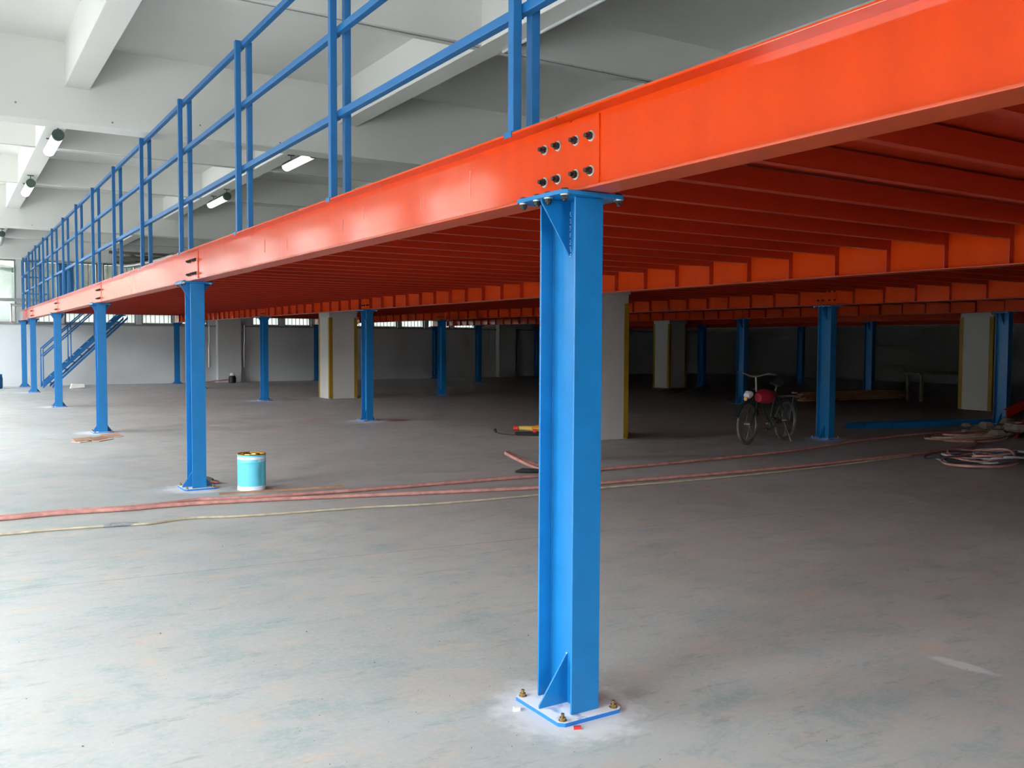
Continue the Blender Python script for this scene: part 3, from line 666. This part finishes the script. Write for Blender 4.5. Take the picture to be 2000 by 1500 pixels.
# ------------------------------------------------------------------ bicycle in the shade
HX, HY = 0.985, 0.17
bk = thing('bicycle', 'dark bicycle with a red bag parked in the shade beside a blue column', 'bicycle', (8.07, 6.67, 0), (0, 0, math.atan2(HY, HX)))
# local x runs from front wheel to rear wheel
WR = 0.315; WB = 1.04
def wheel(x, turn):
    h = link('wheel', None, bk, (x, 0, WR), (0, 0, turn)); 
    circ = lambda r, n=40: [(r * math.cos(2 * math.pi * i / n), 0, r * math.sin(2 * math.pi * i / n)) for i in range(n)]
    ty = MB().tube(circ(WR - 0.022), 0.022, 8, True).mesh('tyre', 'tyre', True)
    link('tyre', ty, h); link('rim', MB().tube(circ(WR - 0.05), 0.010, 6, True).mesh('rim', 'chrome', True), h)
    link('hub', MB().cyl((0, -0.05, 0), (0, 0.05, 0), 0.022, 12).mesh('hub', 'chrome', True), h)
    for i in range(18):
        a = 2 * math.pi * i / 18
        link('spoke', MB().cyl((0.02 * math.cos(a + .6), (-1) ** i * 0.03, 0.02 * math.sin(a + .6)), ((WR - 0.05) * math.cos(a), 0, (WR - 0.05) * math.sin(a)), 0.0016, 4).mesh('spoke', 'chrome'), h)
    fd = [((WR + 0.03) * math.cos(a), 0, (WR + 0.03) * math.sin(a)) for a in [math.radians(20 + 140 * i / 14) for i in range(15)]]
    link('mudguard', MB().tube(fd, 0.022, 6).mesh('mudguard', 'bikegreen', True), h)
wheel(0.0, 0.10); wheel(WB, 0.0)
TOPH = (0.22, 0, 0.80); BB = (0.60, 0, 0.29); ST = (0.74, 0, 0.78)
fr = link('frame', None, bk)
for a, b_, r in ((TOPH, BB, 0.018), (TOPH, ST, 0.016), (BB, ST, 0.017), ((0.24, 0, 0.70), (0.235, 0, 0.83), 0.02)): link('frame_tube', MB().cyl(a, b_, r, 10).mesh('frame_tube', 'bikegreen', True), fr)
for s in (-1, 1):
    link('stay', MB().cyl((BB[0], s * 0.03, BB[2]), (WB, s * 0.06, WR), 0.009, 8).mesh('stay', 'bikegreen', True), fr)
    link('stay', MB().cyl((ST[0], s * 0.02, ST[2] - 0.03), (WB, s * 0.06, WR), 0.008, 8).mesh('stay', 'bikegreen', True), fr)
    obj('fork_blade', MB().tube(smooth_path([(0.20, s * 0.045, 0.70), (0.10, s * 0.055, 0.48), (0.0, s * 0.055, WR)]), 0.012, 8), 'bikegreen', bk, True)
obj('stem', MB().cyl((0.225, 0, 0.80), (0.20, 0, 1.02), 0.015, 10), 'chrome', bk, True)
hb = obj('handlebar', MB().tube(smooth_path([(0.34, -0.30, 1.06), (0.20, -0.22, 1.08), (0.15, 0, 1.03), (0.20, 0.22, 1.08), (0.34, 0.30, 1.06)]), 0.012, 8), 'chrome', bk, True)
for s in (-1, 1):
    obj('grip', MB().cyl((0.30, s * 0.28, 1.066), (0.40, s * 0.325, 1.05), 0.018, 8), 'rubber', hb, True)
    obj('brake_lever', MB().cyl((0.22, s * 0.23, 1.07), (0.14, s * 0.30, 1.10), 0.006, 6), 'chrome', hb, True)
obj('seat_post', MB().cyl(ST, (0.775, 0, 0.90), 0.013, 8), 'chrome', bk, True)
obj('saddle', MB().tube([(0.62, 0, 0.915), (0.70, 0, 0.93), (0.80, 0, 0.935), (0.88, 0, 0.93)], [0.02, 0.04, 0.085, 0.06], 12), 'rubber', bk, True)
rk = obj('rear_rack', MB().tube([(0.80, -0.06, 0.70), (1.28, -0.07, 0.70), (1.28, 0.07, 0.70), (0.80, 0.06, 0.70)], 0.007, 6), 'chrome', bk, True)
for s in (-1, 1): obj('rack_leg', MB().cyl((1.15, s * 0.07, 0.70), (WB, s * 0.07, WR), 0.006, 6), 'chrome', rk)
cr = obj('crank', MB().cyl((BB[0], -0.07, BB[2]), (BB[0], 0.07, BB[2]), 0.014, 8), 'chrome', bk)
obj('chainring', MB().cyl((BB[0], -0.055, BB[2]), (BB[0], -0.05, BB[2]), 0.085, 20), 'chrome', cr)
for s in (-1, 1):
    obj('crank_arm', MB().cyl((BB[0], s * 0.07, BB[2]), (BB[0] + s * 0.12, s * 0.08, BB[2] - s * 0.10), 0.009, 6), 'chrome', cr)
    obj('pedal', MB().box(BB[0] + s * 0.12 - 0.045, BB[0] + s * 0.12 + 0.045, *sorted((s * 0.085, s * 0.17)), BB[2] - s * 0.10 - 0.012, BB[2] - s * 0.10 + 0.012), 'rubber', cr)
obj('kickstand', MB().cyl((0.92, -0.06, 0.30), (0.86, -0.22, 0.012), 0.010, 8), 'chrome', bk)
obj('red_bag', MB().tube([(0.10, -0.11, 0.72), (0.20, -0.12, 0.74), (0.34, -0.12, 0.72), (0.48, -0.11, 0.70)], [0.07, 0.11, 0.11, 0.06], 12), 'redbag', bk, True)
obj('headlamp', MB().tube([(-0.04, 0, 0.74), (0.00, 0, 0.76), (0.07, 0, 0.77)], [0.05, 0.065, 0.05], 12), 'tinwhite', bk, True)
obj('reflector', MB().cyl((-0.07, 0.0, 0.70), (-0.05, 0, 0.70), 0.03, 10), 'amber', bk)

# ------------------------------------------------------------------ cable coil, offcuts and lengths of steel in the shade
t = thing('cable_coil', 'tangled coil of grey and red welding cable on the floor in the shade', 'cable', (9.35, 3.65, 0), (0, 0, 0.1))
for i in range(11):
    cx, cy = random.uniform(-.35, .35), random.uniform(-.25, .25); ra, rb = random.uniform(.45, .85), random.uniform(.22, .42); rz = random.uniform(-.35, .35); ph = random.uniform(0, 6)
    pts = []
    for j in range(30):
        a = 2 * math.pi * j / 30
        x, y = ra * math.cos(a), rb * math.sin(a); pts.append((cx + x * math.cos(rz) - y * math.sin(rz), cy + x * math.sin(rz) + y * math.cos(rz), 0.02 + 0.012 * i * 0.6 + 0.025 * (1 + math.sin(3 * a + ph)) * (i / 11)))
    obj('cable_turn', MB().tube(pts, 0.016 if i % 3 else 0.012, 6, True), ('cableg', 'cabled', 'hose', 'cableg')[i % 4], t, True)
t = thing('hose_coil', 'loose loops of red hose heaped on the floor under the deck', 'hose', (11.9, 5.55, 0))
for i in range(4):
    ra, rb = random.uniform(.7, 1.25), random.uniform(.25, .5); ph = random.uniform(0, 6)
    obj('hose_turn', MB().tube([(ra * math.cos(a) + 0.15 * i, rb * math.sin(a), 0.02 + 0.02 * i + 0.01 * math.sin(2 * a + ph)) for a in [2 * math.pi * j / 32 for j in range(32)]], 0.018, 6, True), 'hose' if i != 2 else 'cord', t, True)
for i, (x, y, a) in enumerate(((12.6, 5.1, 0.25), (12.75, 4.75, 0.45), (12.9, 5.45, 0.05))):
    t = thing('steel_offcut', ['orange steel offcut lying lowest on the rubble heap in the shade', 'orange steel offcut leaning over the rubble heap in the shade', 'orange steel offcut at the back of the rubble heap in the shade'][i], 'offcut', (x, y, 0.02 + 0.14 * i), (0, -0.22, a), 'orange steel offcuts')
    obj('web', MB().box(0, 1.6, -0.003, 0.003, 0.008, 0.132), 'orange_joist', t); obj('flange', MB().box(0, 1.6, -0.003, 0.06, 0, 0.006), 'orange_joist', t); obj('flange', MB().box(0, 1.6, -0.003, 0.06, 0.134, 0.14), 'orange_joist', t)
rb_ = MB()
for i in range(60):
    x, y = random.uniform(12.2, 13.9), random.uniform(4.3, 5.9); s = random.uniform(.05, .17)
    rb_.lathe([(s * .5, 0), (s, s * .3), (s * .6, s * .8)], (x, y, random.uniform(0, .16)), random.choice((5, 6, 7)))
tag(obj('rubble', rb_, 'sack'), 'heap of brown rubble and sacking in the shade', 'rubble', None, 'stuff')
for i, (y, dx) in enumerate(((7.45, 0.0), (7.25, 0.5), (7.66, -0.3))):
    t = thing('steel_bar', ['middle of three blue steel channels lying on the floor behind the hoses', 'nearest of three blue steel channels lying on the floor behind the hoses', 'farthest of three blue steel channels lying on the floor behind the hoses'][i], 'bar', (11.9 + dx, y, 0), (0, 0, -0.15), 'blue channels on the floor')
    obj('web', MB().box(0, 2.8, -0.003, 0.003, 0, 0.10), 'blue', t); obj('flange', MB().box(0, 2.8, 0.003, 0.06, 0, 0.006), 'blue', t); obj('flange', MB().box(0, 2.8, 0.003, 0.06, 0.094, 0.10), 'blue', t)
# low plank stack far in the dark
for i in range(5):
    o = obj('timber_plank', MB().box(0, 4.2, 0, 0.22, 0, 0.045), 'wood', None, False, (17.0 + 0.15 * (i % 2), 13.2 + 0.05 * i, 0.0 + 0.048 * i), (0, 0, -0.10))
    tag(o, 'brown plank deep in the dark, %s from the floor in its stack' % ORD[i], 'plank', 'planks stacked in the dark')
t = thing('low_trestle', 'low dark trestle table standing in the dark by the far right pillar', 'table', (19.6, 11.6, 0), (0, 0, -0.3))
obj('tabletop', MB().box(0, 2.2, 0, 0.7, 0.72, 0.77), 'sack', t)
for x in (0.1, 2.04):
    for y in (0.05, 0.59): obj('leg', MB().box(x, x + 0.06, y, y + 0.06, 0, 0.72), 'sack', t)

# ------------------------------------------------------------------ cardboard scraps, chips, crumbs
for i, (x, y, a, sx, sy, lab) in enumerate(((-0.42, 12.05, 0.5, .34, .22, 'leftmost flat piece of brown cardboard by the third front column'), (-0.20, 12.10, 0.9, .40, .20, 'folded brown cardboard piece in front of the third front column'), (0.02, 12.55, 0.3, .30, .20, 'brown cardboard scrap touching the third front column base'))):
    t = thing('cardboard_scrap', lab, 'cardboard', (x, y, 0.002), (0, 0, a), 'cardboard scraps')
    obj('sheet', MB().box(-sx / 2, sx / 2, -sy / 2, sy / 2, 0, 0.008), 'card', t)
    obj('flap', MB().prism([(-sx / 2, 0.008), (sx / 2, 0.008), (sx / 2, 0.014), (-sx / 2, 0.014)], 'y', 0, sy * 0.5), 'card', t, loc=(0, sy * 0.0, 0), rot=(0.35, 0, 0))
tag(obj('plaster_chip', MB().prism([(-.014, -.01), (.012, -.012), (.016, .008), (-.010, .012)], 'z', 0, .014), 'whitechip', None, False, (-0.215, 0.065, 0)), 'pale plaster chip beside the nearest column base plate', 'chip')
tag(obj('red_chip', MB().prism([(-.016, -.007), (.014, -.009), (.017, .006), (-.012, .009)], 'z', 0, .011), 'toolred', None, False, (-0.105, -0.215, 0), (0, 0, -0.3)), 'small red chip in front of the nearest column base plate', 'chip')
db = MB()
for i in range(260):
    if i < 120: x, y = random.gauss(-0.45, 0.75), random.gauss(0.25, 0.7)
    else: x, y = random.uniform(-3.2, 4.5), random.uniform(-1.6, 4.6)
    if abs(x) < 0.17 and abs(y) < 0.19: continue
    s = random.uniform(.001, .0028) * (2.0 if random.random() < .06 else 1)
    db.lathe([(s * .6, 0), (s, s * .4), (s * .5, s)], (x, y, 0), 5)
tag(obj('floor_crumbs', db, 'sack'), 'tiny brown crumbs scattered on the floor around the nearest column', 'crumbs', None, 'stuff')

# pale handling scuffs on the web of the beam over the first bay
for yy, z0, z1 in ((0.85, 2.25, 2.39), (1.40, 2.24, 2.35), (2.20, 2.30, 2.375), (2.54, 2.25, 2.34), (3.68, 2.24, 2.32), (4.24, 2.26, 2.36)):
    obj('scuff', MB().box(-0.0062, -0.0040, yy - 0.0012, yy + 0.0010, z0, z1), 'scuffpaint', beam_objs[(0, 0)])
t = thing('work_glove', 'dark crumpled work glove behind the second front column base', 'glove', (0.16, 6.93, 0), (0, 0, -0.5))
obj('palm', MB().tube([(-0.06, 0, 0.02), (0.0, 0.005, 0.035), (0.06, 0, 0.03)], [0.02, 0.045, 0.03], 10), 'sack', t, True)
for i in range(4): obj('finger', MB().tube([(0.05, -0.03 + 0.02 * i, 0.028), (0.09, -0.035 + 0.024 * i, 0.024), (0.12, -0.04 + 0.026 * i, 0.012)], [0.013, 0.012, 0.008], 8), 'hose', t, True)
